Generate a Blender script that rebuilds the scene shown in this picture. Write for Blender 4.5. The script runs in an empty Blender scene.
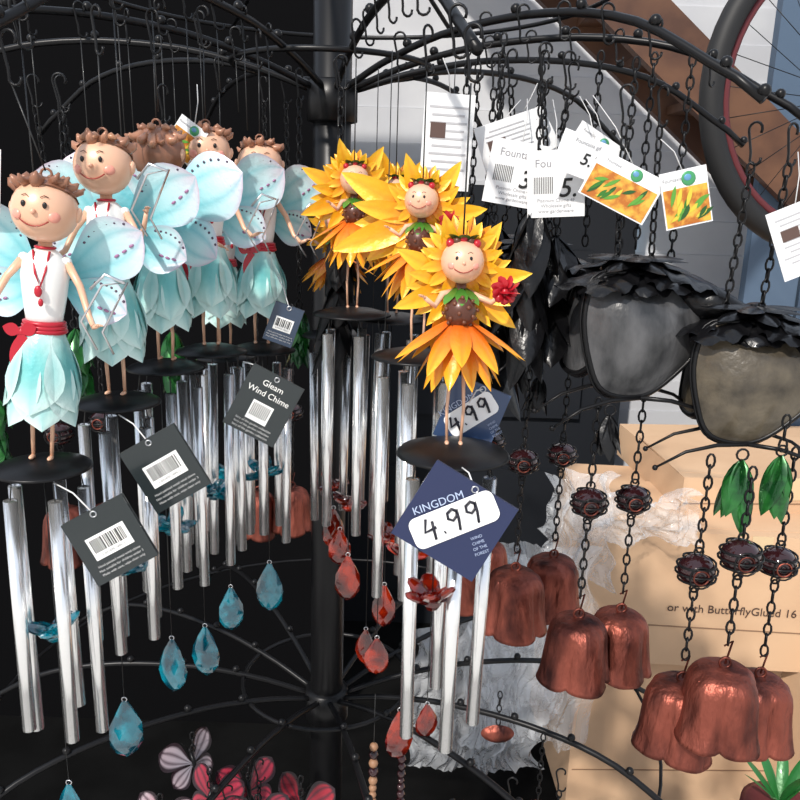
import bpy, math, random
from mathutils import Vector, Matrix, noise
random.seed(7)
V=Vector; pi=math.pi
def T(x,y,z): return Matrix.Translation((x,y,z))
def RX(a): return Matrix.Rotation(math.radians(a),4,'X')
def RY(a): return Matrix.Rotation(math.radians(a),4,'Y')
def RZ(a): return Matrix.Rotation(math.radians(a),4,'Z')
def SC(x,y,z): return Matrix.Diagonal((x,y,z,1))

# ------------------------------------------------------------- materials
MATS={}
def mat(name,color=(.5,.5,.5),rough=.5,metal=0,trans=0,alpha=1,col=False,noise_scale=20,color2=None,bump=0,bump_scale=60,coat=0,ior=1.45,thr=(.4,.6),spec=.5,stretch=None):
    m=bpy.data.materials.new(name); m.use_nodes=True; nt=m.node_tree; N=nt.nodes; L=nt.links
    b=N['Principled BSDF']; b.inputs['Base Color'].default_value=(*color,1)
    b.inputs['Roughness'].default_value=rough; b.inputs['Metallic'].default_value=metal
    b.inputs['Transmission Weight'].default_value=trans; b.inputs['Alpha'].default_value=alpha
    b.inputs['Coat Weight'].default_value=coat; b.inputs['IOR'].default_value=ior
    b.inputs['Specular IOR Level'].default_value=spec
    tc=N.new('ShaderNodeTexCoord'); src=tc.outputs['Object']
    if stretch:
        mp=N.new('ShaderNodeMapping'); mp.inputs['Scale'].default_value=stretch; L.new(src,mp.inputs['Vector']); src=mp.outputs['Vector']
    if col:
        a=N.new('ShaderNodeAttribute'); a.attribute_name='Col'; L.new(a.outputs['Color'],b.inputs['Base Color'])
    if color2:
        n=N.new('ShaderNodeTexNoise'); n.inputs['Scale'].default_value=noise_scale; n.inputs['Detail'].default_value=5
        L.new(src,n.inputs['Vector'])
        r=N.new('ShaderNodeValToRGB'); r.color_ramp.elements[0].position=thr[0]; r.color_ramp.elements[1].position=thr[1]
        r.color_ramp.elements[0].color=(*color,1); r.color_ramp.elements[1].color=(*color2,1)
        L.new(n.outputs['Fac'],r.inputs['Fac']); L.new(r.outputs['Color'],b.inputs['Base Color'])
    if bump:
        n2=N.new('ShaderNodeTexNoise'); n2.inputs['Scale'].default_value=bump_scale; n2.inputs['Detail'].default_value=4
        L.new(src,n2.inputs['Vector'])
        bp=N.new('ShaderNodeBump'); bp.inputs['Strength'].default_value=bump; bp.inputs['Distance'].default_value=.01
        L.new(n2.outputs['Fac'],bp.inputs['Height']); L.new(bp.outputs['Normal'],b.inputs['Normal'])
    MATS[name]=m; return m
mat('black_metal',(.008,.008,.009),.36,.3,spec=.4)
mat('black_gloss',(.006,.006,.007),.28,.2,coat=.15,spec=.45,bump=.2,bump_scale=60)
mat('enamel',rough=.36,metal=.1,col=True,coat=.25)
mat('petal_enamel',rough=.36,metal=.12,col=True,bump=.12,bump_scale=120,coat=.2)
mat('aluminium',(.97,.97,.97),.25,.9)
mat('steel_wire',(.7,.7,.72),.3,1)
mat('teal_glass',(.005,.33,.44),.03,0,.45,ior=1.6,color2=(.0,.09,.14),noise_scale=45,coat=1,thr=(.4,.6))
mat('amber_glass',(.42,.025,.003),.03,0,.45,ior=1.6,color2=(.10,.003,.002),noise_scale=45,coat=.7,thr=(.4,.6))
mat('bead_glass',(.03,.008,.01),.08,.2,coat=.8)
mat('copper',(.27,.075,.052),.46,.82,color2=(.045,.015,.014),noise_scale=36,bump=.6,bump_scale=60,thr=(.42,.66),stretch=(1,1,.4))
mat('grey_glass',(.022,.023,.025),.3,0,.0,color2=(.12,.12,.125),noise_scale=34,coat=.15,thr=(.35,.75),stretch=(1,1,.5),bump=.3,bump_scale=45)
mat('amber_grey_glass',(.028,.023,.017),.3,0,.0,color2=(.14,.115,.08),noise_scale=34,coat=.15,thr=(.35,.75),bump=.3,bump_scale=45)
mat('card',rough=.45,col=True)
mat('card_gloss',rough=.22,col=True,coat=.4)
mat('photo_print',(.42,.13,.02),.4,color2=(.75,.42,.06),noise_scale=90)
mat('cardboard',(.54,.35,.215),.8,color2=(.60,.40,.25),noise_scale=4)
mat('plastic_film',(.85,.87,.9),.12,0,.0,alpha=.30,bump=.8,bump_scale=18)
mat('siding_paint',(.60,.61,.63),.6,color2=(.52,.53,.56),noise_scale=3)
mat('shade_black',(.0035,.0035,.004),.95,spec=.05)  # black base colour stands for the unlit shop interior
mat('concrete',(.006,.006,.006),.9,color2=(.004,.004,.004),noise_scale=6,spec=.05)
mat('bounce_paving',(.62,.60,.56),.8,color2=(.52,.50,.47),noise_scale=5)
mat('stained_wood',(.13,.06,.032),.55,color2=(.07,.03,.018),noise_scale=6)
mat('blue_grey_paint',(.07,.11,.17),.6)
mat('dark_fill',(.012,.014,.018),.6,spec=.2)  # near-black base colour for the dark area behind the rack
mat('rubber',(.012,.012,.013),.6)
mat('rim_red',(.13,.025,.03),.35,.3)
mat('wood_bead',(.3,.16,.09),.5)
mat('dark_green_enamel',(.006,.055,.012),.22,.4,color2=(.022,.15,.028),noise_scale=60,coat=.4)
mat('window_glow',(.55,.75,.95),.5)
m=MATS['window_glow'].node_tree.nodes['Principled BSDF']; m.inputs['Emission Color'].default_value=(.5,.8,1,1); m.inputs['Emission Strength'].default_value=.7

# ------------------------------------------------------------- mesh builder
class MB:
    def __init__(s): s.v=[];s.f=[];s.m=[];s.c=[];s.sm=[];s.mats=[];s.M=Matrix.Identity(4);s.st=[]
    def push(s,M): s.st.append(s.M); s.M=s.M@M
    def pop(s): s.M=s.st.pop()
    def add(s,vs,fs,mt='enamel',col=(.5,.5,.5),smooth=True):
        o=len(s.v); M=s.M
        s.v+= [tuple(M@V(p)) for p in vs]
        if isinstance(col,list): s.c+=col
        else: s.c+=[col]*len(vs)
        if mt not in s.mats: s.mats.append(mt)
        k=s.mats.index(mt)
        for f in fs: s.f.append([i+o for i in f]); s.m.append(k); s.sm.append(smooth)
    def build(s,name,parent=None):
        me=bpy.data.meshes.new(name); me.from_pydata(s.v,[],s.f)
        for k in s.mats: me.materials.append(MATS[k])
        me.polygons.foreach_set('material_index',s.m); me.polygons.foreach_set('use_smooth',s.sm)
        a=me.color_attributes.new('Col','FLOAT_COLOR','POINT')
        fl=[]
        for c in s.c: fl+= [c[0],c[1],c[2],1]
        a.data.foreach_set('color',fl); me.update()
        o=bpy.data.objects.new(name,me); bpy.context.scene.collection.objects.link(o)
        if parent: o.parent=parent
        return o
    def tube(s,pts,r,mt='black_metal',col=(.02,.02,.02),n=6,closed=False,smooth=True):
        P=[V(p) for p in pts]; k=len(P); rr=r if isinstance(r,(list,tuple)) else [r]*k
        vs=[];fs=[]; up=None
        for i in range(k):
            if closed: t=(P[(i+1)%k]-P[i-1])
            else: t=P[min(i+1,k-1)]-P[max(i-1,0)]
            if t.length<1e-9: t=V((0,0,1))
            t.normalize()
            if up is None:
                up=V((0,0,1)) if abs(t.z)<.9 else V((1,0,0))
            a=up-t*up.dot(t)
            if a.length<1e-5: a=t.orthogonal()
            a.normalize(); up=a; b=t.cross(a)
            for j in range(n):
                q=2*pi*j/n; vs.append(P[i]+(a*math.cos(q)+b*math.sin(q))*rr[i])
        for i in range(k if closed else k-1):
            for j in range(n):
                A=i*n+j;B=i*n+(j+1)%n;C=((i+1)%k)*n+(j+1)%n;D=((i+1)%k)*n+j
                fs.append([A,B,C,D])
        if not closed: fs.append(list(range(n))[::-1]); fs.append([(k-1)*n+j for j in range(n)])
        s.add(vs,fs,mt,col,smooth)
    def lathe(s,prof,mt='enamel',col=(.5,.5,.5),n=20,mod=None,smooth=True,cap=True):
        vs=[];fs=[];k=len(prof)
        for i,(r,z) in enumerate(prof):
            for j in range(n):
                a=2*pi*j/n; q=r*(mod(a,i/(k-1)) if mod else 1); vs.append((q*math.cos(a),q*math.sin(a),z))
        for i in range(k-1):
            for j in range(n): fs.append([i*n+j,i*n+(j+1)%n,(i+1)*n+(j+1)%n,(i+1)*n+j])
        if cap:
            fs.append(list(range(n))[::-1]); fs.append([(k-1)*n+j for j in range(n)])
        s.add(vs,fs,mt,col,smooth)
    def sphere(s,c,r,mt='enamel',col=(.5,.5,.5),n=14,M=None,smooth=True):
        if not isinstance(r,(tuple,list)): r=(r,r,r)
        h=max(4,n//2+1); prof=[]
        for i in range(h+1):
            a=-pi/2+pi*i/h; prof.append((max(math.cos(a),.001),math.sin(a)))
        s.push(T(*c)@(M or Matrix.Identity(4))@SC(*r)); s.lathe(prof,mt,col,n,smooth=smooth); s.pop()
    def torus(s,c,R,r,mt='black_metal',col=(.02,.02,.02),M=None,n=24,k=6,sx=1,sz=1):
        s.push(T(*c)@(M or Matrix.Identity(4)))
        s.tube([(R*sx*math.cos(2*pi*i/n),R*sz*math.sin(2*pi*i/n),0) for i in range(n)],r,mt,col,k,closed=True); s.pop()
    def patch(s,fn,ns,nt,mt,cf,smooth=True):
        vs=[];cs=[];fs=[]
        for i in range(nt+1):
            for j in range(ns+1):
                a=-1+2*j/ns; t=i/nt; vs.append(fn(a,t)); cs.append(cf(a,t) if callable(cf) else cf)
        w=ns+1
        for i in range(nt):
            for j in range(ns): fs.append([i*w+j,i*w+j+1,(i+1)*w+j+1,(i+1)*w+j])
        s.add(vs,fs,mt,cs,smooth)
    def petal(s,L,W,curl=0,cup=0,cf=(.5,.5,.5),pw=1.0,mt='petal_enamel',ns=4,nt=9,base=.12,ruf=0):
        c=math.radians(curl)
        def fn(a,t):
            w=W/2*max(base*(1-t),math.sin(pi*min(1,t**pw))**.8 if 0<t<1 else 0)
            if abs(c)<1e-3: z=L*t;y=0
            else: z=L*math.sin(c*t)/c; y=-L*(1-math.cos(c*t))/c
            off=cup*a*a*w+ruf*math.sin(t*26)*abs(a)
            return V((a*w,y-off,z))
        s.patch(fn,ns,nt,mt,cf)
    def box(s,c,d,mt='card',col=(.5,.5,.5),M=None):
        x,y,z=[q/2 for q in d]
        s.push(T(*c)@(M or Matrix.Identity(4)))
        vs=[(a,b,e) for a in(-x,x) for b in(-y,y) for e in(-z,z)]
        s.add(vs,[[0,1,3,2],[4,6,7,5],[0,4,5,1],[2,3,7,6],[0,2,6,4],[1,5,7,3]],mt,col,False); s.pop()
    def text(s,st,size,c,mt='card',col=(0,0,0),M=None,shear=0,off=0):
        cu=bpy.data.curves.new('t','FONT'); cu.body=st; cu.size=size; cu.align_x='CENTER'; cu.align_y='CENTER'; cu.shear=shear; cu.resolution_u=3; cu.offset=off
        ob=bpy.data.objects.new('t',cu); bpy.context.scene.collection.objects.link(ob)
        dg=bpy.context.evaluated_depsgraph_get(); me=ob.evaluated_get(dg).to_mesh()
        vs=[v.co.copy() for v in me.vertices]; fs=[list(p.vertices) for p in me.polygons]
        ob.evaluated_get(dg).to_mesh_clear(); bpy.data.objects.remove(ob)
        s.push(T(*c)@(M or Matrix.Identity(4))@RX(90)); s.add(vs,fs,mt,col,False); s.pop()
def lerp(a,b,t): t=max(0,min(1,t)); return tuple(a[i]*(1-t)+b[i]*t for i in range(3))
SKIN=(.76,.45,.30); HAIR=(.25,.11,.065); WHITE=(.82,.82,.80); RED=(.45,.010,.027)

def chain(mb,a,b,link=.0125,w=.0032,r=.0011,mt='black_metal'):
    a=V(a);b=V(b);d=b-a;n=max(1,int(d.length/(link*.78)));q=d.to_track_quat('Z','Y').to_matrix().to_4x4()
    for i in range(n):
        c=a+d*((i+.5)/n); ang=90*(i%2)+20
        mb.push(T(*c)@q@RZ(ang)@RX(90)); mb.tube([(w*math.cos(t),link/2*math.sin(t),0) for t in [2*pi*k/10 for k in range(10)]],r,mt,(.02,.02,.02),5,closed=True); mb.pop()
def hook(mb,c,h=.03,r=.0012,mt='black_metal'):
    pts=[]
    for i in range(9):
        a=math.radians(-30+i*28); pts.append((.006*math.cos(a),0,.006*math.sin(a)))
    pts=pts+[(-.002,0,-h*.6)]
    for i in range(7):
        a=math.radians(160+i*35); pts.append((.003+.005*math.cos(a),0,-h*.8+.005*math.sin(a)))
    mb.push(T(*c)@RZ(random.uniform(-60,60))); mb.tube(pts,r,mt,n=5); mb.pop()
def face(mb,c,r):
    def pt(az,el,k=1.0):
        az=math.radians(az);el=math.radians(el); return V(c)+V((math.sin(az)*math.cos(el),-math.cos(az)*math.cos(el),math.sin(el)))*r*k
    for sx in(-1,1):
        mb.sphere(pt(sx*19,12,.985),(r*.075,r*.05,r*.1),'enamel',(.01,.008,.008),8)
        mb.tube([pt(sx*q,e,1.0) for q,e in((11,25),(18,29),(26,26))],r*.015,'enamel',(.15,.06,.03),5)
        mb.sphere(pt(sx*36,-8,.94),(r*.2,r*.09,r*.17),'enamel',(.80,.33,.25),10,M=RZ(sx*36))
    mb.sphere(pt(0,0,1.0),r*.085,'enamel',(.80,.43,.29),8)
    mb.tube([pt(a,-26+(a/24)**2*9,1.0) for a in range(-26,27,4)],r*.024,'enamel',(.3,.03,.02),5)
def hand(mb,c,d,s=.004,col=SKIN):
    c=V(c);d=V(d).normalized();q=d.to_track_quat('Z','Y').to_matrix().to_4x4()
    mb.push(T(*c)@q)
    mb.sphere((0,0,s*.7),(s*.62,s*.35,s*.9),'enamel',col,8)
    for i,(a,l) in enumerate(((-14,.95),(-4,1.15),(5,1.05),(16,.8))):
        x=s*(-.42+.28*i); mb.tube([(x,0,s*1.2),(x+s*math.sin(math.radians(a))*.6*l,-s*.1,s*(1.2+.6*l)),(x+s*math.sin(math.radians(a))*l,-s*.4,s*(1.2+.95*l))],[s*.17,s*.15,s*.11],'enamel',col,5)
    mb.tube([(-s*.4,0,s*.4),(-s*.9,-s*.15,s*.9),(-s*1.0,-s*.35,s*1.3)],[s*.2,s*.17,s*.12],'enamel',col,5)
    mb.pop()
def drop(mb,c,h=.062,w=.034,mt='teal_glass'):
    n=8; rows=[(.02,-.5),(.58,-.40),(.9,-.26),(1,-.10),(.90,.08),(.55,.30),(.14,.5)]
    mb.push(T(*c)@RZ(random.uniform(-25,25))@SC(w/2,w/2*.5,h))
    vs=[];fs=[]
    for i,(r,z) in enumerate(rows):
        for j in range(n):
            a=2*pi*(j+.5*(i%2))/n; vs.append((r*math.cos(a),r*math.sin(a),z))
    for i in range(len(rows)-1):
        for j in range(n):
            A=i*n+j;B=i*n+(j+1)%n;C=(i+1)*n+(j+1)%n;D=(i+1)*n+j
            if i%2: fs+=[[A,B,C],[A,C,D]]
            else: fs+=[[A,B,D],[B,C,D]]
    fs.append(list(range(n))[::-1]); fs.append([(len(rows)-1)*n+j for j in range(n)])
    mb.add(vs,fs,mt,(.1,.4,.5),False); mb.pop()
    mb.torus((c[0],c[1],c[2]+h*.53),.0025,.0006,'steel_wire',M=RX(90),n=8,k=4)
def glass_flower(mb,c,R=.02,mt='teal_glass',n=6):
    for i in range(n):
        mb.push(T(*c)@RZ(360/n*i+random.uniform(-10,10))@RX(-70+random.uniform(-25,25)))
        mb.sphere((0,0,R*.55),(R*.36,R*.16,R*.55),mt,n=8,smooth=False); mb.pop()
    mb.sphere(c,R*.34,mt,n=8,smooth=False)
def disc(mb,R=.0375):
    mb.lathe([(.001,.0035),(.008,.0032),(R*.6,.001),(R*.95,-.003),(R,-.005),(R*.94,-.0055),(R*.5,-.002),(.002,-.001)],'black_metal',(.02,.02,.02),28)
def tubes(mb,R,lens,r=.0053,rot=0,top=-.024):
    n=len(lens)
    for i,L in enumerate(lens):
        a=math.radians(rot+360/n*i); x=R*math.cos(a);y=R*math.sin(a)
        mb.push(T(x,y,top)@RX(random.uniform(-.8,.8))@RY(random.uniform(-.8,.8)))
        mb.lathe([(r*.8,-.001),(r,0),(r,-L),(r*.78,-L),(r*.78,-L+.004)],'aluminium',(.8,.8,.8),14,cap=False)
        mb.lathe([(.0001,-.0012),(r*.8,-.001)],'aluminium',(.8,.8,.8),14,cap=False)
        mb.pop()
        mb.tube([(x*.9,y*.9,-.004),(x,y,top)],.0006,'enamel',(.02,.02,.02),4)
def line(mb,a,b,r=.0005,col=(.02,.02,.02)): mb.tube([a,b],r,'enamel',col,4)

# ---------------------------------------------------------- fairy chime
def fairy_chime(pos,yaw=0,top=.31,lens=(.2,.2,.21,.2,.21),rot=0,dropz=-.29,flz=-.15,arm='tri',back=False,lean=0,wl=1.0,dx=0,wa=54):
    mb=MB(); mb.push(T(*pos))
    disc(mb); tubes(mb,.029,lens,rot=rot)
    if dropz:
        line(mb,(dx,0,0),(dx,0,dropz+.028)); drop(mb,(dx,0,dropz))
    if flz: glass_flower(mb,(0,-.004,flz),.024)
    mb.push(RZ(yaw)@RY(lean))
    for sx in(-1,1):
        mb.tube([(sx*.007,0,.003),(sx*.0075,-.001,.028),(sx*.006,0,.055)],[.0014,.0017,.0022],'enamel',SKIN,7)
        mb.sphere((sx*.007,-.003,.0045),(.0022,.005,.0018),'enamel',SKIN,8)
    AQ=(.13,.48,.47);AL=(.55,.78,.74)
    mb.lathe([(.013,.108),(.019,.09),(.024,.065),(.025,.052)],'petal_enamel',[c for z in(0,.4,.8,1) for c in[lerp(AL,AQ,z)]*20],20,cap=False)
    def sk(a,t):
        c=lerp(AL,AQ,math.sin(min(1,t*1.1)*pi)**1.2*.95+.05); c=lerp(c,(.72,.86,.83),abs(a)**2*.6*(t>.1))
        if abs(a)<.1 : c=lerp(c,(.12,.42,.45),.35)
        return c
    for lay,(k,L,W,fl) in enumerate(((5,.066,.044,156),(6,.078,.046,161))):
        for i in range(k):
            mb.push(RZ(360/k*i+(18 if lay else 0))@T(0,-.0125+.0015*lay,.109)@RX(fl)@RZ(180))
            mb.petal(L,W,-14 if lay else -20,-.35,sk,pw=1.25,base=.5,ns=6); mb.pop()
    for q in range(3): mb.torus((0,0,.106+q*.0028),.0150-q*.0006,.0022,'enamel',RED,n=24,sz=.85)
    mb.sphere((-.012,-.011,.105),(.005,.004,.004),'enamel',RED,8)
    for a in(-32,10):
        mb.push(T(-.012,-.014,.104)@RY(180+a)); mb.petal(.028,.010,10,0,RED,base=.4,mt='enamel'); mb.pop()
    for a in(-75,65):
        mb.push(T(-.012,-.0145,.105)@RY(a)); mb.petal(.013,.010,10,0,RED,mt='enamel'); mb.pop()
    prof=[(.0125,.107),(.0140,.118),(.0160,.132),(.0175,.147),(.0160,.158),(.010,.165),(.0052,.168),(.0048,.176)]
    mb.push(SC(1,.8,1)); mb.lathe(prof,'enamel',[c for i in range(8) for c in[(WHITE if i<6 else SKIN)]*20],20); mb.pop()
    for i in range(7):
        mb.push(RZ(360/7*i)@T(0,-.009,.164)@RX(150)@RZ(180)); mb.petal(.014,.011,-20,0,(.8,.82,.82),mt='enamel',ns=3,nt=5,base=.5); mb.pop()
    mb.torus((0,0,.168),.0068,.0011,'enamel',RED,n=16)
    mb.tube([(-.006,-.008,.166),(-.002,-.0145,.150),(.002,-.0155,.140),(.005,-.013,.152),(.006,-.008,.166)],.0009,'enamel',RED,5)
    mb.sphere((.001,-.0165,.137),(.003,.0018,.0045),'enamel',RED,8); mb.sphere((.003,-.0165,.129),(.002,.0015,.003),'enamel',RED,8)
    A=[(-.0155,0,.159),(-.026,-.004,.144),(-.034,-.008,.126),(-.043,-.018,.117),(-.050,-.026,.112)]
    B=[(.0155,0,.159),(.027,-.004,.142),(.035,-.008,.122),(.042,-.018,.115),(.047,-.026,.118)]
    if arm=='up': B=[(.0155,0,.159),(.024,-.004,.147),(.031,-.01,.137),(.038,-.018,.147),(.043,-.024,.159)]
    if arm=='hip': A=[(-.0155,0,.159),(-.026,-.002,.144),(-.032,-.003,.130),(-.026,-.009,.119),(-.02,-.014,.112)]
    for P in(A,B):
        mb.tube(P,[.0034,.0028,.0024,.0021,.0017],'enamel',SKIN,8)
        mb.sphere(P[0],(.0042,.004,.004),'enamel',WHITE,8)
        hand(mb,P[-1],V(P[-1])-V(P[-2]),.0032)
    h=V(B[-1])
    if arm!='none':
        tri=[h+V(p) for p in((0,0,-.018),(-.012,0,.002),(.002,0,.03),(.02,0,.034),(.004,-.002,-.004),(.012,0,-.02))]
        mb.tube(tri,.0009,'steel_wire',n=5)
        mb.tube([h+V(p) for p in((-.006,0,.026),(.004,0,.038),(.018,0,.033))],.0012,'steel_wire',n=5)
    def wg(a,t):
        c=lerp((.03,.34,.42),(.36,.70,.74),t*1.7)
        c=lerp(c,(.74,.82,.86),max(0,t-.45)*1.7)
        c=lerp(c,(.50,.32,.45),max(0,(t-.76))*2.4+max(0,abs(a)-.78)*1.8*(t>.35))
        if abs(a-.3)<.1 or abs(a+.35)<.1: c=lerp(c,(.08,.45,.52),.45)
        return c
    for sx in(-1,1):
        for ang,L,W,pw in((wa,.086,.058,1.7),(wa+58,.064,.044,1.5)):
            L*=wl;W*=wl
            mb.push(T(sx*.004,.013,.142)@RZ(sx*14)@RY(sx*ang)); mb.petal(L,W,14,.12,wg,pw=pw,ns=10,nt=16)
            for k in range(7):
                t=.45+.072*k; mb.sphere((sx*-.36*W*math.sin(pi*t**pw)**.8,-.001-L*(1-math.cos(.244*t))/.244,L*t),(.0013,.0007,.0013),'enamel',(.08,.05,.09),6)
            for k in range(3):
                t=.64+.09*k; mb.sphere((sx*.12*W*math.sin(pi*t**pw)**.8,-.001-L*(1-math.cos(.244*t))/.244,L*t),(.0012,.0006,.0022),'enamel',(.35,.16,.3),6)
            mb.pop()
    r=.0236; hc=(0,-.002,.1945)
    mb.sphere(hc,(r,r*.96,r*.97),'enamel',SKIN,24)
    if not back: face(mb,hc,r)
    for sx in(-1,1): mb.sphere((sx*r*.98,0,.1935),(.003,.004,.006),'enamel',SKIN,8,M=RY(sx*12))
    cap=[]
    for i in range(8):
        el=math.radians(90-i*(9 if not back else 16)); cap.append((max(.0005,math.cos(el)*r*1.035),math.sin(el)*r*1.035))
    mb.push(T(*hc)@RX(-26)); mb.lathe(cap,'enamel',HAIR,22,cap=False,mod=lambda a,t:1+.03*math.sin(9*a)*t); mb.pop()
    for i in range(13):
        az=360/13*i+random.uniform(-10,10); el=random.uniform(42,62)
        mb.push(T(*hc)@RX(-20)@RZ(az)@RX(90-el)@T(0,0,r*.97)@RX(random.uniform(45,75)))
        Lh=random.uniform(.008,.0125); q=random.uniform(.8,1.25)
        mb.tube([(0,0,-.002),(0,-.001,Lh*.5),(.001,.001,Lh*.85),(.002,.0045,Lh)],[.0042*q,.0042*q,.0028*q,.0008],'enamel',lerp(HAIR,(.42,.2,.12),random.random()),6); mb.pop()
    for i in range(6):
        mb.push(T(*hc)@RZ(360/6*i)@RX(24)@T(0,0,r*.96)); mb.tube([(0,0,-.002),(0,-.003,.004),(.001,-.007,.004)],[.004,.0036,.001],'enamel',lerp(HAIR,(.4,.19,.1),random.random()),6); mb.pop()
    mb.torus((0,0,.2205),.004,.001,'enamel',HAIR,M=RX(90),n=10)
    mb.pop()
    line(mb,(math.sin(math.radians(lean))*.222*math.cos(math.radians(yaw)),0,.222),(0,0,top-.03),.0006); hook(mb,(0,0,top),.032)
    return mb.build('fairy_wind_chime')

# ---------------------------------------------------------- sunflower fairy
YEL=(.88,.42,.01); ORG=(.85,.2,.01); LY=(.90,.60,.05)
def yp(a,t):
    c=lerp((.68,.11,.01),YEL,t*1.8+.06); c=lerp(c,LY,max(0,t-.55)*1.6)
    if abs(a)<.2: c=lerp(c,(.75,.22,.01),.45)
    return c
def op(a,t):
    c=lerp((.60,.07,.01),(.88,.26,.015),t*1.4); c=lerp(c,YEL,max(0,t-.5)*2)
    if abs(a)<.2: c=lerp(c,(.75,.14,.01),.45)
    return c
def sunflower_chime(pos,yaw=0,top=.3,lens=(.2,.2,.2),R=.03,rot=0,dropz=-.28,flz=-.11,ringL=.034,discR=.042,bigleft=0,fly=-.004,flx=0):
    mb=MB(); mb.push(T(*pos)); disc(mb,discR); tubes(mb,R,lens,rot=rot)
    if dropz: line(mb,(flx,fly,0),(flx,fly,dropz+.02)); drop(mb,(flx,fly,dropz),.056,.031,'amber_glass')
    if flz: glass_flower(mb,(flx,fly,flz),.022,'amber_glass'); line(mb,(flx,fly,0),(flx,fly,flz))
    mb.push(RZ(yaw))
    for sx in(-1,1):
        mb.tube([(sx*.005,0,.003),(sx*.006,-.001,.03),(sx*.004,0,.07)],[.0011,.0012,.0016],'enamel',SKIN,6)
        mb.sphere((sx*.005,-.002,.004),(.0018,.004,.0015),'enamel',SKIN,8)
    for lay,(n,L,fl) in enumerate(((11,.053,118),(12,.054,142))):
        for i in range(n):
            mb.push(RZ(360/n*i+17*lay)@T(0,-.004,.096-.002*lay)@RX(fl+random.uniform(-8,8))@RZ(180+random.uniform(-8,8))); mb.petal(L,.0150,-16,-.25,op,pw=.9,base=.4); mb.pop()
    mb.lathe([(.005,.08),(.008,.09),(.0085,.1),(.007,.11),(.004,.117),(.0035,.122)],'enamel',(.12,.04,.02),14)
    mb.sphere((0,-.006,.101),.0118,'enamel',(.09,.028,.015),14)
    for i in range(30):
        a=i*2.4; zz=1-2*(i+.5)/30; rr=math.sqrt(1-zz*zz); mb.sphere((.0118*rr*math.cos(a),-.006+.0118*rr*math.sin(a),.101+.0118*zz),.0016,'enamel',(.14,.045,.02),6)
    for i in range(8):
        mb.push(RZ(45*i)@T(0,-.004,.1165)@RX(118)@RZ(180)); mb.petal(.017,.009,-25,0,lambda a,t:lerp((.02,.1,.01),(.08,.28,.03),t),mt='enamel'); mb.pop()
    for P in([(-.005,0,.113),(-.013,-.004,.112),(-.018,-.008,.104),(-.025,-.014,.110)],[(.005,0,.113),(.014,-.004,.110),(.021,-.01,.108),(.026,-.015,.114)]):
        mb.tube(P,[.0028,.0024,.002,.0016],'enamel',SKIN,7); hand(mb,P[-1],V(P[-1])-V(P[-2]),.0026)
    for i in range(9):
        a=i*45; k=(i>0)*.0055; q=(.0285+k*math.cos(math.radians(a)),-.018,.116+k*math.sin(math.radians(a)))
        mb.push(T(*q)@RX(60)@RZ(a)); mb.petal(.009,.009,60,.3,(.45,.01,.02),mt='enamel',ns=2,nt=4); mb.pop(); mb.sphere(q,.0034,'enamel',(.4,.01,.02),7)
    for i in range(21):
        a=-158+i*316/20
        L=ringL*(1.0+.2*math.cos(i*2.1))
        if bigleft and -140<a<-55: L*=bigleft
        mb.push(T(0,.008+.004*(i%2),.118)@RY(a)@RX(-8+14*(i%2))); mb.petal(L,L*.28,12,.25,yp,pw=.9,base=.3); mb.pop()
    hc=(0,-.003,.1345); r=.0150
    mb.sphere(hc,r,'enamel',SKIN,20); face(mb,hc,r)
    for lay in(0,1):
        n=14
        for i in range(n):
            a=360/n*i+14*lay
            mb.push(T(0,.004+.003*lay,.1345)@RY(a)@RX(-4-8*lay)@T(0,0,.011)); mb.petal(.019+.003*lay,.0082,-12,.2,op if lay else yp,pw=.8,base=.5); mb.pop()
    for i in range(8):
        mb.push(T(0,0,.1345)@RZ(45*i)@RX(24)@T(0,0,r*.95)); mb.petal(.010,.008,60,0,lambda a,t:(.04,.13,.02),mt='enamel'); mb.pop()
    for i in range(5):
        q=((i-2)*.0045,-.006,.1345+r*1.03-abs(i-2)*.0015); mb.sphere(q,.0032,'enamel',(.45,.01,.02) if i%2==0 else (.1,.04,.02),8)
    mb.push(T(0,0,.1345)); mb.lathe([(.0005,r*1.04),(r*.5,r*.92),(r*.8,r*.66)],'enamel',(.14,.05,.02),14,cap=False); mb.pop()
    mb.pop()
    line(mb,(0,0,.15),(0,0,top-.03),.0006); hook(mb,(0,0,top))
    return mb.build('sunflower_fairy_wind_chime')

# ---------------------------------------------------------- bell chimes
def bell(mb,c,w=.075,h=.085,rz=0):
    k=w/2
    prof=[(.02,1),(.30,.99),(.56,.955),(.71,.89),(.79,.79),(.82,.67),(.84,.54),(.87,.40),(.91,.22),(.97,.05),(1.0,0),(.95,.0),(.88,.3),(.76,.7),(.1,.88)]
    n=56; vs=[];fs=[]; sd=random.random()*50
    for i,(r,z) in enumerate(prof):
        g=min(1,max(0,(1-z)*2.4+.15))
        for j in range(n):
            a=2*pi*j/n; lob=abs(math.cos(2*a))**.6
            q=r*(1+.19*g*(lob-.66)+.06*noise.noise(V((math.cos(a)*2.5,math.sin(a)*2.5,z*2+sd)))); zz=z-(1-z)**2*.05*(lob) if z<.9 else z
            vs.append((q*math.cos(a),q*math.sin(a),zz))
    for i in range(len(prof)-1):
        for j in range(n): fs.append([i*n+j,i*n+(j+1)%n,(i+1)*n+(j+1)%n,(i+1)*n+j])
    fs.append(list(range(n))[::-1])
    mb.push(T(*c)@RZ(rz)@T(0,0,-h/2)@SC(k,k,h)); mb.add(vs,fs,'copper'); mb.pop()
    mb.torus((c[0],c[1],c[2]+h/2+.004),.005,.0013,'copper',M=RX(90),n=12)
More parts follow.
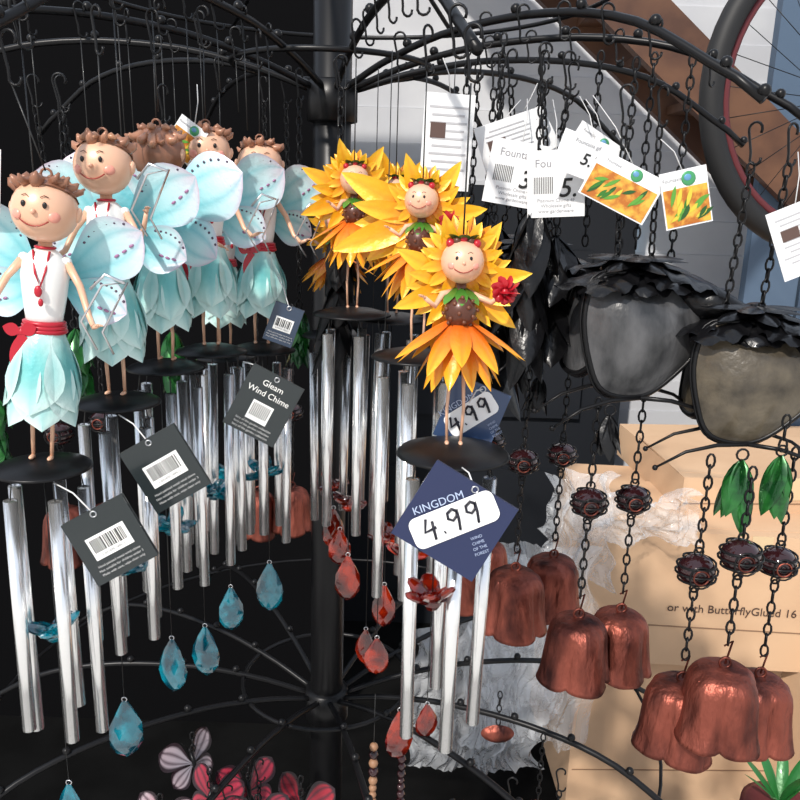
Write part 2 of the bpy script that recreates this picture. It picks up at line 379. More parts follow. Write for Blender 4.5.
def wire_bead(mb,c,r=.0165):
    mb.sphere(c,(r,r,r*.88),'bead_glass',n=18)
    pts=[]
    for i in range(60):
        t=i/59; a=t*2*pi*3.5; z=-.75+1.5*t; q=math.sqrt(1-z*z)*r*1.09; pts.append((c[0]+q*math.cos(a),c[1]+q*math.sin(a),c[2]+z*r*.95))
    mb.tube(pts,.0011,'black_metal',n=5)
    for k in range(3):
        mb.torus((c[0]-r*.1,c[1]-r*1.0,c[2]),.003+.0035*k,.0008,'copper' if k==1 else 'black_metal',M=RX(90),n=14)
    mb.torus((c[0],c[1],c[2]+r*1.05),.004,.001,M=RX(90),n=10); mb.torus((c[0],c[1],c[2]-r*1.05),.004,.001,M=RX(90),n=10)
def leaf_bunch(mb,c,n=7,L=.045,W=.018,mt='dark_green_enamel',spread=22):
    for i in range(n):
        mb.push(T(*c)@RZ(360/n*i+random.uniform(-15,15))@RX(180-spread+random.uniform(-8,8))@RZ(180)); mb.petal(L*random.uniform(.8,1.1),W,-14,-.3,(.03,.2,.04),mt=mt,pw=.8); mb.pop()
    mb.torus((c[0],c[1],c[2]+.004),.005,.001,M=RX(90),n=10)
def blob(mb,outline,dish,M,mt,rim=.0032):
    mb.push(M); n=len(outline); P=[]
    for i in range(n):
        p0,p1,p2,p3=[V(outline[(i+k)%n]) for k in(-1,0,1,2)]
        for j in range(5):
            t=j/5; P.append(.5*((2*p1)+(p2-p0)*t+(2*p0-5*p1+4*p2-p3)*t*t+(3*p1-p0-3*p2+p3)*t**3))
    c=sum(P,V((0,0)))/len(P); vs=[];fs=[];N=len(P); K=8
    for k in range(K+1):
        q=1-k/K
        for p in P:
            w=c+(p-c)*max(q,.002); vs.append((w.x,-dish*(1-q*q),w.y))
    for k in range(K):
        for j in range(N): fs.append([k*N+j,k*N+(j+1)%N,(k+1)*N+(j+1)%N,(k+1)*N+j])
    mb.add(vs,fs,mt); mb.tube([(p.x,0,p.y) for p in P],rim,'black_metal',n=7,closed=True)
    mb.tube([(p.x*1.045,.004,p.y*1.045) for p in P],rim*.6,'black_metal',n=6,closed=True); mb.pop()
def glass_body(mb,c,mt,sc=1,yaw=0,flip=1):
    mb.push(T(*c)@RZ(yaw)@SC(sc*flip,sc,sc))
    out=[(-.040,.056),(-.056,.02),(-.05,-.025),(-.034,-.056),(.005,-.060),(.04,-.036),(.066,-.002),(.056,.034),(.02,.054)]
    blob(mb,out,.022,RX(-8),mt,rim=.0024)
    blob(mb,[(x*.9,z*.9) for x,z in out],.012,T(.04,.06,0)@RZ(70)@RX(-10),mt)
    blob(mb,[(x*.9,z*.9) for x,z in out],.012,T(-.03,.07,0)@RZ(-80)@RX(-10),mt)
    # layered scalloped leaves forming the dark canopy
    for a,L,W,el,cu in ((-150,.078,.062,100,22),(-118,.055,.05,108,26),(-85,.056,.055,106,26),(-50,.066,.055,100,22),(-20,.09,.065,95,20),(20,.11,.07,92,24),(75,.08,.06,90,10),(130,.08,.06,92,10),(180,.085,.06,98,18)):
        mb.push(T(.0,.028,.066)@RZ(a+90)@RX(el)@RZ(180))
        mb.petal(L,W,-cu,-.25,(.02,.02,.02),pw=1.2,mt='black_gloss',ns=8,nt=16,base=.3,ruf=.003); mb.pop()
    for a in range(-170,190,30):
        mb.push(T(.0,.03,.072)@RZ(a+90)@RX(82+12*((a//30)%2))@RZ(180))
        mb.petal(.055,.026,-20,-.3,(.02,.02,.02),pw=.9,mt='black_gloss',ns=4,nt=10,base=.3); mb.pop()
    mb.tube([(.040,.015,.038),(.070,.0,.030),(.098,-.012,.018),(.114,-.018,.010)],[.018,.017,.012,.0075],'black_gloss',n=14)
    mb.tube([(.114,-.018,.010),(.120,-.018,.004)],[.0085,.0085],'black_metal',n=12)
    for s in(-1,1):
        for y in(-.015,.05):
            mb.tube([(0,y,-.060),(s*.03,y-.004,-.062),(s*.06,y-.008,-.070),(s*.088,y-.01,-.088)],[.0024,.0022,.0018,.0012],'black_metal',n=6)
            mb.sphere((s*.088,y-.01,-.088),.003,'black_metal',n=8)
    mb.tube([(0,.03,.074),(0,.03,-.062)],.003,'black_metal')
    mb.pop()

# ================================================================= RACK
PX,PY=-.100,1.10
ANG=[-111,-75,-47,-24,6,34,62,92,122,152,182,214]
def prof_z(r):
    K=[(0,0),(.1,.03),(.2,.05),(.33,.053),(.44,.032),(.55,-.028),(.60,-.066)]
    for i in range(len(K)-1):
        if r<=K[i+1][0]:
            t=(r-K[i][0])/(K[i+1][0]-K[i][0])
            p0=K[max(i-1,0)][1];p1=K[i][1];p2=K[i+1][1];p3=K[min(i+2,len(K)-1)][1]
            return .5*((2*p1)+(p2-p0)*t+(2*p0-5*p1+4*p2-p3)*t*t+(3*p1-p0-3*p2+p3)*t**3)
    return K[-1][1]
mb=MB()
mb.push(T(PX,PY,0)); mb.lathe([(.025,0),(.025,2.3)],'black_metal',n=28)
for z0 in(1.73,.845,2.12):
    mb.lathe([(.026,z0-.035),(.033,z0-.033),(.033,z0+.015),(.026,z0+.018)],'black_metal',n=28)
mb.pop()
for z0 in(1.73,.845):
    for a in ANG:
        RM=.565 if a!=-75 else .555
        ca,sa=math.cos(math.radians(a)),math.sin(math.radians(a))
        P=[(PX+ca*r,PY+sa*r,z0+prof_z(r)) for r in [.02+(RM-.02)*i/22 for i in range(23)]]
        mb.tube(P,.0042,'black_metal',n=8)
        for r in(.14,.22,.30,.38,.46,.53,RM):
            if a==-75 and r>.5: continue
            p=(PX+ca*r,PY+sa*r,z0+prof_z(r)); mb.sphere((p[0],p[1],p[2]+.007),.0055,'black_metal',n=10)
    mb.torus((PX,PY,z0+.034),.128,.0036,'black_metal',n=48)
mb.torus((PX,PY,.845+prof_z(.5)-.004),.5,.0026,'black_metal',n=72)
mb.torus((PX,PY,1.865),.36,.0035,'black_metal',n=60)
for a in ANG[::2]:
    ca,sa=math.cos(math.radians(a)),math.sin(math.radians(a)); mb.tube([(PX+.36*ca,PY+.36*sa,1.865),(PX+.2*ca,PY+.2*sa,1.93),(PX,PY,1.95)],.0035,'black_metal')
for a in range(0,360,72):
    ca,sa=math.cos(math.radians(a)),math.sin(math.radians(a)); mb.tube([(PX,PY,.12),(PX+.2*ca,PY+.2*sa,.07),(PX+.4*ca,PY+.4*sa,.015)],.012,'black_metal')
mb.build('display_rack')

# ================================================================= CHIMES left
fairy_chime((-.281,.60,1.391),4,.31,(.225,.215,.225,.20,.21),rot=20,dropz=-.33,flz=-.148,lean=5,wl=.88)
fairy_chime((-.248,.68,1.425),-4,.31,(.20,.225,.21,.21,.205),rot=50,dropz=-.335,flz=-.16,arm='up',lean=0,wl=.95,dx=-.010)
fairy_chime((-.228,.76,1.440),172,.31,(.21,.21,.225,.21,.20),rot=5,dropz=-.33,flz=-.17,back=True,wl=1.08,wa=66,dx=-.006)
fairy_chime((-.198,.82,1.446),16,.32,(.21,.22,.20,.21,.21),rot=30,dropz=-.355,flz=-.16,arm='hip',wa=62,dx=-.016)
fairy_chime((-.156,.88,1.438),12,.32,(.20,.21,.21,.19,.21),rot=65,dropz=-.295,flz=-.15,arm='hip',wl=.9,dx=.006)
fairy_chime((-.215,.96,1.413),40,.33,(.2,.2,.2,.2,.19),rot=10,dropz=-.345,flz=-.16,arm='none')
# ================================================================= CHIMES middle
sunflower_chime((.040,.56,1.426),0,.28,(.21,.195,.215,.21),R=.029,rot=8,dropz=None,flz=-.108,fly=-.03,flx=-.012,ringL=.043)
sunflower_chime((.014,.72,1.466),-12,.27,(.225,.21,.22,.21,.21),rot=40,dropz=-.40,flz=-.2,ringL=.05,bigleft=1.45,flx=-.004)
sunflower_chime((-.054,.85,1.485),10,.28,(.21,.21,.23,.21,.22),rot=0,dropz=-.31,flz=-.22,ringL=.05)
sunflower_chime((-.012,.90,1.474),-6,.29,(.22,.21,.21,.23,.21),rot=30,dropz=-.36,flz=-.27,ringL=.055)
sunflower_chime((-.082,.98,1.44),0,.31,(.21,.2,.22,.2),rot=30,dropz=-.26,flz=-.2)

# ================================================================= BELL CHIMES
def bell_chime(hk,body,mt,sc,yaw,sets,leaf,leafmt='dark_green_enamel',flip=1,LL=.045,LW=.018,h=.064,w=.072,nl=7):
    mb=MB()
    top=body if body else (hk[0],hk[1],1.5)
    for k in(-.02,.012):
        hook(mb,(hk[0]+k,hk[1],hk[2]),.03)
        chain(mb,(hk[0]+k,hk[1],hk[2]-.028),(top[0]+k*1.0,top[1]+.03,top[2]+.064*sc))
    if body: glass_body(mb,body,mt,sc,yaw,flip)
    for (b,kz,rz) in sets:
        x,y,z=b
        bell(mb,b,w,h,rz); wire_bead(mb,(x,y,kz))
        chain(mb,(x,y,kz-.018),(x,y,z+h/2+.022)); mb.tube([(x,y,z+h/2+.003),(x+.004,y,z+h/2+.025),(x-.003,y,z+h/2+.02)],.001,'copper',n=5)
        chain(mb,(x,y,top[2]-.06*sc),(x,y,kz+.018))
    if leaf: leaf_bunch(mb,leaf,mt=leafmt,L=LL,W=LW,n=nl)
    return mb.build('copper_bell_wind_chime')
bell_chime((.316,.72,1.668),(.314,.70,1.452),'amber_grey_glass',.90,-8,[((.266,.65,1.150),1.292,10),((.289,.62,1.184),1.32,30),((.352,.68,1.138),1.288,50)],(.290,.645,1.397),LL=.060,LW=.022,nl=11,w=.074)
mb=MB(); chain(mb,(.335,.67,1.43),(.335,.67,1.398)); leaf_bunch(mb,(.335,.67,1.394),11,.057,.022); mb.build('metal_leaf_pendant')
bell_chime((.214,.76,1.70),(.222,.74,1.486),'grey_glass',.96,6,[((.184,.72,1.172),1.325,20),((.238,.76,1.158),1.315,5)],(.19,.70,1.418),'black_gloss')
bell_chime((.12,.85,1.742),(.15,.87,1.50),'grey_glass',.85,30,[((.138,.84,1.160),1.3245,0),((.193,.9,1.150),1.315,40),((.085,.95,1.135),1.30,10)],(.15,.85,1.42),'black_gloss',h=.070,w=.078)
bell_chime((.165,.93,1.745),(.14,1.02,1.50),'grey_glass',.85,80,[((.12,.99,1.13),1.30,20)],(.15,.96,1.42),'black_gloss')
bell_chime((-.41,.97,1.72),None,'grey_glass',1,0,[((-.43,.97,1.165),1.30,10),((-.385,1.0,1.16),1.31,30)],None,h=.07,w=.066)
bell_chime((-.19,1.22,1.76),None,'grey_glass',1,0,[((-.17,1.22,1.11),1.27,10),((-.225,1.22,1.10),1.26,30)],None,h=.07,w=.066)

def leaf_chime(top,z0,n,mt,L,W,levels=3,spread=26):
    mb=MB(); x,y,z=top; hook(mb,top); chain(mb,(x,y,z-.028),(x,y,z0))
    for k in range(levels):
        leaf_bunch(mb,(x,y,z0-k*L*.55),n,L,W,mt,spread=spread)
    return mb.build('metal_leaf_wind_chime')
leaf_chime((.125,.80,1.74),1.60,6,'black_gloss',.085,.035,3)
leaf_chime((.085,.86,1.74),1.59,6,'black_gloss',.085,.03,3)
leaf_chime((.155,.84,1.74),1.57,6,'black_gloss',.10,.05,2,42)
leaf_chime((.10,.93,1.745),1.58,6,'black_gloss',.11,.05,3,36)
leaf_chime((-.075,.93,1.745),1.56,6,'black_metal',.08,.03,3)
leaf_chime((-.250,.86,1.70),1.455,7,'dark_green_enamel',.05,.022,2)
leaf_chime((-.37,.70,1.70),1.42,7,'dark_green_enamel',.05,.022,2)
leaf_chime((-.33,.80,1.70),1.465,7,'dark_green_enamel',.05,.022,2)
leaf_chime((-.13,1.0,1.74),1.465,7,'dark_green_enamel',.05,.022,2)

# ================================================================= TAGS
def swing_tag(c,w,h,roll,yaw,pitch,col,anchor,kind):
    mb=MB(); M=T(*c)@RZ(yaw)@RX(pitch)@RY(roll); mb.push(M)
    mb.box((0,0,0),(w,.0018,h),'card_gloss',col); mb.box((0.0006,.002,.0004),(w,.0006,h),'card_gloss',lerp(col,(.1,.1,.1),.3))
    y=-.0012
    mb.torus((0,y,h*.44),.0022,.0006,'steel_wire',M=RX(90),n=12,k=4)
    if kind=='bar':
        mb.box((0,y,-h*.0),(w*.62,.0004,h*.34),'card',(.85,.85,.84))
        x=-w*.26
        while x<w*.26:
            q=random.choice((.0005,.0008,.0012)); mb.box((x,y-.0003,h*.03),(q,.0003,h*.2),'card',(.02,.02,.02)); x+=q+random.choice((.0006,.0009))
        mb.text('5 031470 149512',h*.05,(0,y-.0005,-h*.12),col=(.02,.02,.02))
        for k in range(3): mb.text(['Hand painted metal wind chime','Not suitable for children under 3','Made with care, wipe clean only'][k],h*.05,(0,y-.0003,-h*.26-k*h*.065),col=(.5,.5,.5))
    if kind=='gleam':
        mb.text('Gleam',h*.13,(0,y-.0003,h*.32),col=(.8,.8,.78)); mb.text('Wind Chime',h*.13,(0,y-.0003,h*.17),col=(.8,.8,.78))
        mb.box((0,y,-h*.12),(w*.4,.0004,h*.3),'card',(.85,.85,.84)); x=-w*.16
        while x<w*.16: mb.box((x,y-.0003,-h*.1),(.0008,.0003,h*.2),'card',(.02,.02,.02)); x+=.0018
        for k in range(3): mb.text('fairy of the garden collection',h*.05,(0,y-.0003,-h*.32-k*h*.06),col=(.5,.5,.5))
    if kind=='price':
        mb.push(RY(-52)); mb.text('KINGDOM',h*.13,(-.006,y-.0003,h*.27),col=(.4,.48,.66))
        for k,tt in enumerate(('WIND','CHIME','OF THE','FOREST')): mb.text(tt,h*.05,(.010,y-.0003,-h*.26-k*h*.065),col=(.35,.42,.6))
        mb.pop()
        st=[];a=w*.47;b=h*.19;rr=b*.5
        for cx,cz,s0 in((a-rr,b-rr,0),(-a+rr,b-rr,90),(-a+rr,-b+rr,180),(a-rr,-b+rr,270)):
            for k in range(5): q=math.radians(s0+k*22.5); st.append((cx+rr*math.cos(q),0,cz+rr*math.sin(q)))
        mb.push(T(-.001,y-.0006,.001)@RY(-54)); mb.add(st,[list(range(len(st)))],'card',(.88,.88,.88),False)
        u=h*.12
        def stroke(pts,cx,cy=0):
            mb.tube([(cx*u+p[0]*u,-.0005,cy+p[1]*u) for p in pts],.00105,'card',(.01,.01,.02),5)
        stroke([(-.25,1.1),(-.75,-.1),(.45,.0)],-2.3); stroke([(.25,.7),(.0,-1.1)],-2.3)
        stroke([(-.05,-.8),(.08,-.75)],-1.25)
        for cx in(.0,1.9):
            stroke([(.5,.75),(.15,1.1),(-.4,.85),(-.5,.3),(-.1,.0),(.35,.3),(.55,.9),(.45,0),(.2,-1.1)],cx)
        mb.pop()
    mb.pop()
    p=M@V((0,0,h*.44)); a=V(anchor); mid=(p+a)/2+V((0,0,.004))
    mb.tube([p,mid,a],.0006,'card',(.7,.7,.7),5)
    return mb.build('swing_tag')
DK=(.018,.024,.026)
swing_tag((-.214,.555,1.346),.050,.054,-28,8,-6,DK,(-.262,.575,1.383),'bar')
swing_tag((-.190,.62,1.381),.050,.058,-30,8,-6,DK,(-.236,.648,1.418),'bar')
swing_tag((-.127,.72,1.411),.052,.062,28,6,-6,DK,(-.150,.745,1.447),'gleam')
swing_tag((.039,.50,1.393),.064,.058,30,0,-8,(.012,.02,.07),(.044,.52,1.424),'price')
swing_tag((.056,.60,1.44),.045,.05,20,0,-5,(.03,.06,.14),(.05,.56,1.46),'price')
swing_tag((-.12,.80,1.475),.03,.04,20,10,0,(.03,.05,.09),(-.13,.83,1.52),'bar')

def label(c,w,h,roll,yaw,anchor,kind,txt='3.'):
    mb=MB(); M=T(*c)@RZ(yaw)@RY(roll); mb.push(M); mb.box((0,0,0),(w,.0008,h),'card',(.78,.79,.80)); y=-.0007
    G=(.25,.25,.27)
    if kind=='text':
        for k in range(9): mb.box((random.uniform(-.001,.001),y,h*.36-k*h*.08),(w*random.uniform(.55,.8),.0003,h*.022),'card',(.45,.45,.47))
        mb.box((-w*.2,y-.0002,h*.12),(w*.3,.0004,h*.16),'card',(.1,.06,.05))
    if kind=='name':
        mb.text('Fountasia',h*.17,(0,y,h*.3),col=G); x=-w*.38
        while x<-w*.05: mb.box((x,y,-h*.02),(.0007,.0003,h*.25),'card',(.03,.03,.03)); x+=.0017
        mb.text(txt,h*.4,(w*.2,y-.0005,-h*.08),col=(.01,.01,.01),shear=.2,off=.0002)
        for k in range(3): mb.text(['Platinum Chime 4F','Wholesale gifts','www gardenware'][k],h*.075,(0,y,-h*.25-.08*h*k),col=G)
    if kind=='hand':
        mb.text(txt,h*.42,(w*.1,y-.0003,-h*.05),col=(.01,.01,.01),shear=.2,off=.0002); mb.text('Fountasia gifts',h*.14,(-w*.05,y-.0003,h*.33),col=G)
    if kind=='photo':
        mb.box((0,y,-h*.14),(w*.94,.0004,h*.66),'photo_print')
        for k in range(16):
            mb.push(T(random.uniform(-.42,.3)*w,y-.0004-.00003*k,random.uniform(-.42,-.1)*h)@RY(random.uniform(15,75))); mb.petal(h*random.uniform(.22,.4),h*.08,0,0,random.choice([(.03,.16,.02),(.10,.30,.04),(.6,.5,.05),(.02,.09,.02)]),ns=2,nt=5,mt='card'); mb.pop()
        mb.sphere((w*.1,y,h*.33),(h*.13,.0008,h*.13),'enamel',(.06,.30,.12),12); mb.sphere((w*.08,y-.0006,h*.35),(h*.07,.0006,h*.06),'enamel',(.12,.3,.5),10)
        mb.text('Fountasia',h*.09,(-w*.25,y,h*.35),col=G)
    mb.pop(); p=M@V((0,0,h*.47)); mb.tube([p,(p+V(anchor))/2+V((.002,0,.003)),V(anchor)],.0005,'card',(.6,.6,.6),4)
    return mb.build('price_label')
label((.037,.80,1.655),.048,.088,2,4,(.03,.8,1.73),'text')
label((.102,.83,1.655),.062,.055,-20,5,(.11,.84,1.70),'text')
label((.105,.80,1.628),.056,.060,8,0,(.115,.83,1.70),'name')
label((.142,.79,1.620),.054,.062,-4,-6,(.14,.83,1.70),'name','5.')
label((.165,.765,1.642),.060,.036,18,6,(.16,.8,1.70),'hand','5.75')
label((.196,.755,1.618),.066,.043,25,-8,(.17,.79,1.70),'photo')
label((.250,.74,1.610),.042,.05,-14,0,(.225,.75,1.66),'photo')
label((.178,.81,1.650),.05,.04,30,4,(.17,.82,1.70),'photo')
label((.125,.87,1.668),.05,.045,-30,0,(.13,.87,1.72),'name','3.')
label((.336,.69,1.58),.05,.06,-24,0,(.33,.71,1.65),'text')
label((-.213,.8,1.65),.03,.036,35,0,(-.2,.8,1.70),'photo')
label((-.31,.6,1.606),.03,.045,6,0,(-.31,.6,1.68),'text')

mb=MB()
for a in ANG[:4]+[-145,-128]:
    for r in [.16+.05*i for i in range(8)]:
        if random.random()<.75:
            x=PX+math.cos(math.radians(a))*r;y=PY+math.sin(math.radians(a))*r;z=1.73+prof_z(r)
            hook(mb,(x,y,z+.004),.03)
            if a<-100 : line(mb,(x,y,z-.025),(x+.002,y,z-.02-random.uniform(.05,.16)),.0006)
for x,y,z,zb in((.235,.83,1.745,1.56),(.19,.86,1.75,1.56),(.262,.80,1.74,1.55),(.21,.80,1.735,1.55),(.06,.9,1.76,1.6),(.135,.88,1.76,1.58),(.09,.84,1.76,1.6),(.075,.95,1.77,1.6)):
    chain(mb,(x,y,z),(x,y,zb))
mb.build('hook_set')

# ================================================================= LOWER TIER
def butterfly(c,yaw,colA,colB,s=1.0,top=None):
    mb=MB(); mb.push(T(*c)@RZ(yaw)@RX(-25)@SC(s,s,s))
    def cf(a,t):
        k=lerp(colA,colB,t*1.1)
        if abs(a)>.75 or t>.88: k=(.02,.01,.015)
        if abs(a-.2)<.1 or abs(a+.4)<.1: k=lerp(k,(.03,.01,.02),.8)
        return k
    for sx in(-1,1):
        for ang,L,W in((50,.062,.046),(118,.045,.036)):
            mb.push(RZ(sx*20)@RY(sx*ang)); mb.petal(L,W,12,.1,cf,pw=1.6,ns=10,nt=14); mb.pop()
        mb.tube([(0,0,.02),(sx*.008,-.004,.035),(sx*.014,-.008,.042)],.0006,'black_metal',n=4)
    mb.tube([(0,-.002,-.025),(0,-.003,-.01),(0,-.004,.005),(0,-.003,.02)],[.001,.003,.004,.0025],'black_metal',n=8); mb.sphere((0,-.004,.024),.004,'black_metal',n=8)
    mb.pop()
    chain(mb,(c[0],c[1],c[2]+.02),(c[0],c[1],c[2]+(top or .05)))
    return mb.build('butterfly_wind_chime')
PK=(.22,.005,.02);WP=(.45,.36,.40)
for c,y,A,B in (((-.165,.86,.815),10,PK,(.32,.02,.05)),((-.115,.9,.812),-20,PK,(.30,.015,.03)),((-.215,.84,.82),30,PK,(.32,.02,.05)),((-.285,.85,.82),-10,(.32,.03,.07),WP),((-.27,.95,.835),50,(.22,.22,.26),WP),((-.33,.82,.82),0,PK,(.4,.05,.08)),((-.05,.8,.73),-10,(.4,.06,.02),(.45,.03,.02)),((-.19,.93,.81),25,PK,(.35,.03,.06)),((-.235,.9,.82),-25,PK,(.35,.03,.06))):
    butterfly(c,y,A,B,.85)
def strand(x,y,z0,z1,mt='wood_bead'):
    mb=MB(); z=z0
    while z>z1:
        r=random.uniform(.005,.008); z-=r; mb.sphere((x,y,z),r,random.choice([mt,'bead_glass',mt]),n=10); z-=r
    line(mb,(x,y,z0+.08),(x,y,z1)); return mb.build('bead_strand')
strand(-.022,1.0,.84,.70); strand(.02,1.05,.82,.68,'bead_glass')
def drop_string(x,y,zt,zs,mt):
    mb=MB(); line(mb,(x,y,zt),(x,y,min(zs)))
    for z in zs: drop(mb,(x,y,z),random.uniform(.045,.056),.030,mt)
    return mb.build('crystal_suncatcher')
drop_string(-.07,.93,1.74,(1.175,),'amber_glass'); drop_string(-.018,.83,1.74,(1.085,),'amber_glass'); drop_string(-.035,.94,1.74,(1.03,),'amber_glass')
drop_string(.045,.86,1.74,(.98,),'amber_glass')
def disc_chime(c,top):
    mb=MB(); chain(mb,(c[0],c[1],top),(c[0],c[1],c[2]+.014)); vs=[];n=28
    for k,(q,y) in enumerate(((1,0),(.85,-.005),(.4,-.009),(.01,-.01))):
        for i in range(n):
            t=2*pi*i/n; vs.append((q*.024*math.cos(t),y,q*.014*math.sin(t)))
    fs=[[k*n+i,k*n+(i+1)%n,(k+1)*n+(i+1)%n,(k+1)*n+i] for k in range(3) for i in range(n)]+[list(range(n))]
    mb.push(T(*c)); mb.add(vs,fs,'copper'); mb.pop(); return mb.build('copper_disc_wind_chime')
disc_chime((.155,1.0,.862),.93); disc_chime((.21,.95,.78),.90)
mb=MB()
for x,y,z in((.226,.9,.88),(.30,.86,.86),(.16,.88,.88),(.08,.85,.87),(-.17,.9,.88),(-.2,.85,.88)): hook(mb,(x,y,z)); chain(mb,(x,y,z-.028),(x,y,z-.16))
mb.build('hanging_chain_set')

# ================================================================= BACKGROUND SHOP
def single(name,fn):
    mb=MB(); fn(mb); return mb.build(name)
single('floor',lambda m:m.box((0,2.85,-.01),(6,4.3,.02),'concrete'))
def bounce_paving(m):
    for i in range(-5,6):
        for j in range(12): m.box((i*.6+(j%2)*.3,.37-j*.6,-.012),(.59,.59,.02),'bounce_paving')
single('bounce_pavement',bounce_paving)  # unseen pale ground, added so the tubes reflect something bright
def siding(m):
    for i in range(26): m.box((.7,3.02,.06+i*.12),(3.6,.03,.119),'siding_paint',M=RX(2.5))
single('wall_back',siding)
single('shade_backdrop',lambda m:m.box((-1.6,2.2,1.3),(2.82,.04,2.6),'shade_black'))  # black sheet put in for the dark depth of the shop
single('dark_panel_1',lambda m:(m.box((.30,2.85,.83),(1.0,.05,1.66),'dark_fill'),m.box((.3,2.82,1.15),(.7,.03,.6),'dark_fill'),m.box((.3,2.82,.4),(.7,.03,.5),'dark_fill')))  # made-up near-black panel, added to fill the dark gap behind the rack
single('wall_right',lambda m:[m.box((1.13+.17*i,2.5,1.3),(.16,.04,2.6),'blue_grey_paint') for i in range(8)])
single('window_1',lambda m:(m.box((.72,2.95,1.50),(.2,.02,.22),'window_glow'),m.box((.72,2.94,1.62),(.24,.03,.02),'siding_paint'),m.box((.72,2.94,1.385),(.24,.03,.02),'siding_paint')))
def stairs(m):
    d=V((.857,2.6,1.925))-V((.50,2.6,2.22)); a=math.degrees(math.atan2(-d.z,d.x))
    for y in(2.45,2.75): m.box((.62,y,2.14),(1.5,.04,.16),'stained_wood',M=RY(a))
    for i in range(7):
        q=-.6+.2*i; m.box((.62+q*math.cos(math.radians(a)),2.6,2.16-q*math.sin(math.radians(a))),(.2,.3,.025),'stained_wood')
single('staircase',stairs)
def wheel(m):
    M=RX(90)
    m.push(T(.97,1.9,1.86)@RZ(12)); m.torus((0,0,0),.33,.026,'rubber',M=M,n=56,k=10); m.torus((0,0,0),.298,.010,'rim_red',M=M,n=56,k=8)
    m.tube([(0,-.04,0),(0,.04,0)],.02,'steel_wire',n=12)
    for i in range(28):
        a=2*pi*i/28; m.tube([(.02*math.cos(a+.5),.03*(-1)**i,.02*math.sin(a+.5)),(.29*math.cos(a),0,.29*math.sin(a))],.0010,'black_metal',n=4)
    m.tube([(0,.05,0),(.35,.06,.25),(.6,.06,.3)],.016,'rim_red',n=8)
    m.tube([(0,.03,0),(.45,.06,0),(.52,.06,-.05),(.52,.06,-1.86)],.014,'black_metal',n=8)
    m.pop()
single('bicycle_wheel',wheel)
def carton(c,d,rz,txt=None):
    m=MB(); m.push(T(*c)@RZ(rz)); x,y,z=d
    m.box((0,0,0),d,'cardboard')
    m.box((0,-y*.13,z/2+.004),(x*1.0,y*.6,.004),'cardboard',M=RX(2)); m.box((0,-y/2-.001,z*.5-.03),(.05,.002,.06),'card',(.6,.45,.27))
    m.box((0,-y/2-.0012,-z*.2),(x*.98,.001,.003),'card',(.25,.15,.09))
    if txt: m.text(txt[0],txt[1],(txt[2],-y/2-.003,txt[3]),col=(.07,.04,.03),off=.0002)
    m.pop(); return m.build('cardboard_box')
carton((.92,2.1,.24),(.9,.5,.48),2)
carton((.90,2.05,.66),(.84,.5,.36),-3,('or with ButterflyGlued 16',.030,-.05,-.02))
carton((1.02,2.2,.89),(.62,.5,.10),4)
carton((1.25,1.7,.3),(.4,.4,.6),12)
def film(m):
    for (cx,cy,cz,w,h,s) in ((.33,1.74,.56,.32,.54,1),(.43,1.76,.86,.18,.28,4),(.22,1.76,.40,.36,.40,9),(.56,1.75,.90,.30,.12,13),(.30,1.70,.62,.22,.40,21)):
        def fn(a,t):
            q=noise.noise(V((a*3+s,t*3,s)))*.04+abs(noise.noise(V((a*8+s,t*6,s*2))))*.04
            ed=1-.35*abs(noise.noise(V((t*4,s,1))))
            return V((cx+a*w/2*ed+.04*noise.noise(V((a*2,t*3,s+5))),cy-q,cz+(t-.5)*h+.03*noise.noise(V((a*2,s,t*2)))))
        m.patch(fn,50,50,'plastic_film',(.7,.7,.7),smooth=False)
single('plastic_packing_film',film)
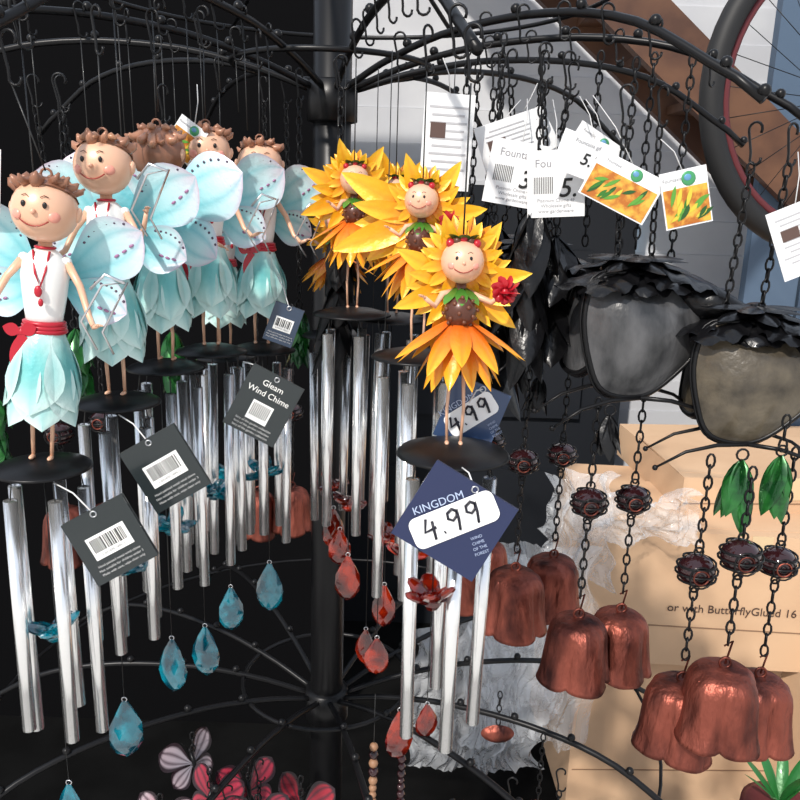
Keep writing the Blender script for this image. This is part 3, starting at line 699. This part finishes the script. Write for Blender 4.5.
def grn(m):
    for i in range(9):
        m.push(T(.75,1.3,.50)@RZ(i*40)@RX(14+i*3)); m.petal(.12,.022,24,.2,(.02,.14,.03),mt='petal_enamel'); m.pop()
    m.push(T(.75,1.3,0)); m.lathe([(.06,.0),(.075,.42),(.07,.50),(.06,.50)],'rim_red',n=24); m.pop()
single('potted_plant',grn)

# ================================================================= LIGHT + CAMERA
w=bpy.data.worlds.new('World'); bpy.context.scene.world=w; w.use_nodes=True; nt=w.node_tree; N=nt.nodes; L=nt.links
bg=N['Background']; tc=N.new('ShaderNodeTexCoord'); sp=N.new('ShaderNodeSeparateXYZ'); L.new(tc.outputs['Generated'],sp.inputs[0])
r=N.new('ShaderNodeValToRGB'); e=r.color_ramp.elements; e[0].position=.25; e[0].color=(.55,.53,.50,1); e[1].position=.75; e[1].color=(.66,.75,.90,1)
k=e.new(.5); k.color=(1,.99,.97,1)
mp=N.new('ShaderNodeMath'); mp.operation='MULTIPLY_ADD'; mp.inputs[1].default_value=.5; mp.inputs[2].default_value=.5
L.new(sp.outputs['Z'],mp.inputs[0]); L.new(mp.outputs[0],r.inputs['Fac']); L.new(r.outputs['Color'],bg.inputs['Color']); bg.inputs['Strength'].default_value=.95
s=bpy.data.lights.new('sun','SUN'); s.energy=4.0; s.angle=math.radians(2); s.color=(1,.94,.86)
so=bpy.data.objects.new('sun',s); bpy.context.scene.collection.objects.link(so)
so.rotation_euler=V((.35,.70,-.7)).to_track_quat('-Z','Y').to_euler()
p=math.radians(14); rr=math.radians(1.8)
F=V((0,math.cos(p),-math.sin(p)));R0=V((1,0,0));U0=V((0,math.sin(p),math.cos(p)))
R=R0*math.cos(rr)+U0*math.sin(rr);U=U0*math.cos(rr)-R0*math.sin(rr)
cam=bpy.data.cameras.new('camera'); co=bpy.data.objects.new('camera',cam); bpy.context.scene.collection.objects.link(co)
M=Matrix((R,U,-F)).transposed().to_4x4(); M.translation=V((0,0,1.6)); co.matrix_world=M
cam.sensor_width=36; cam.lens=36; cam.clip_start=.02; bpy.context.scene.camera=co
bpy.context.scene.view_settings.view_transform='Standard'
bpy.context.scene.view_settings.exposure=.12
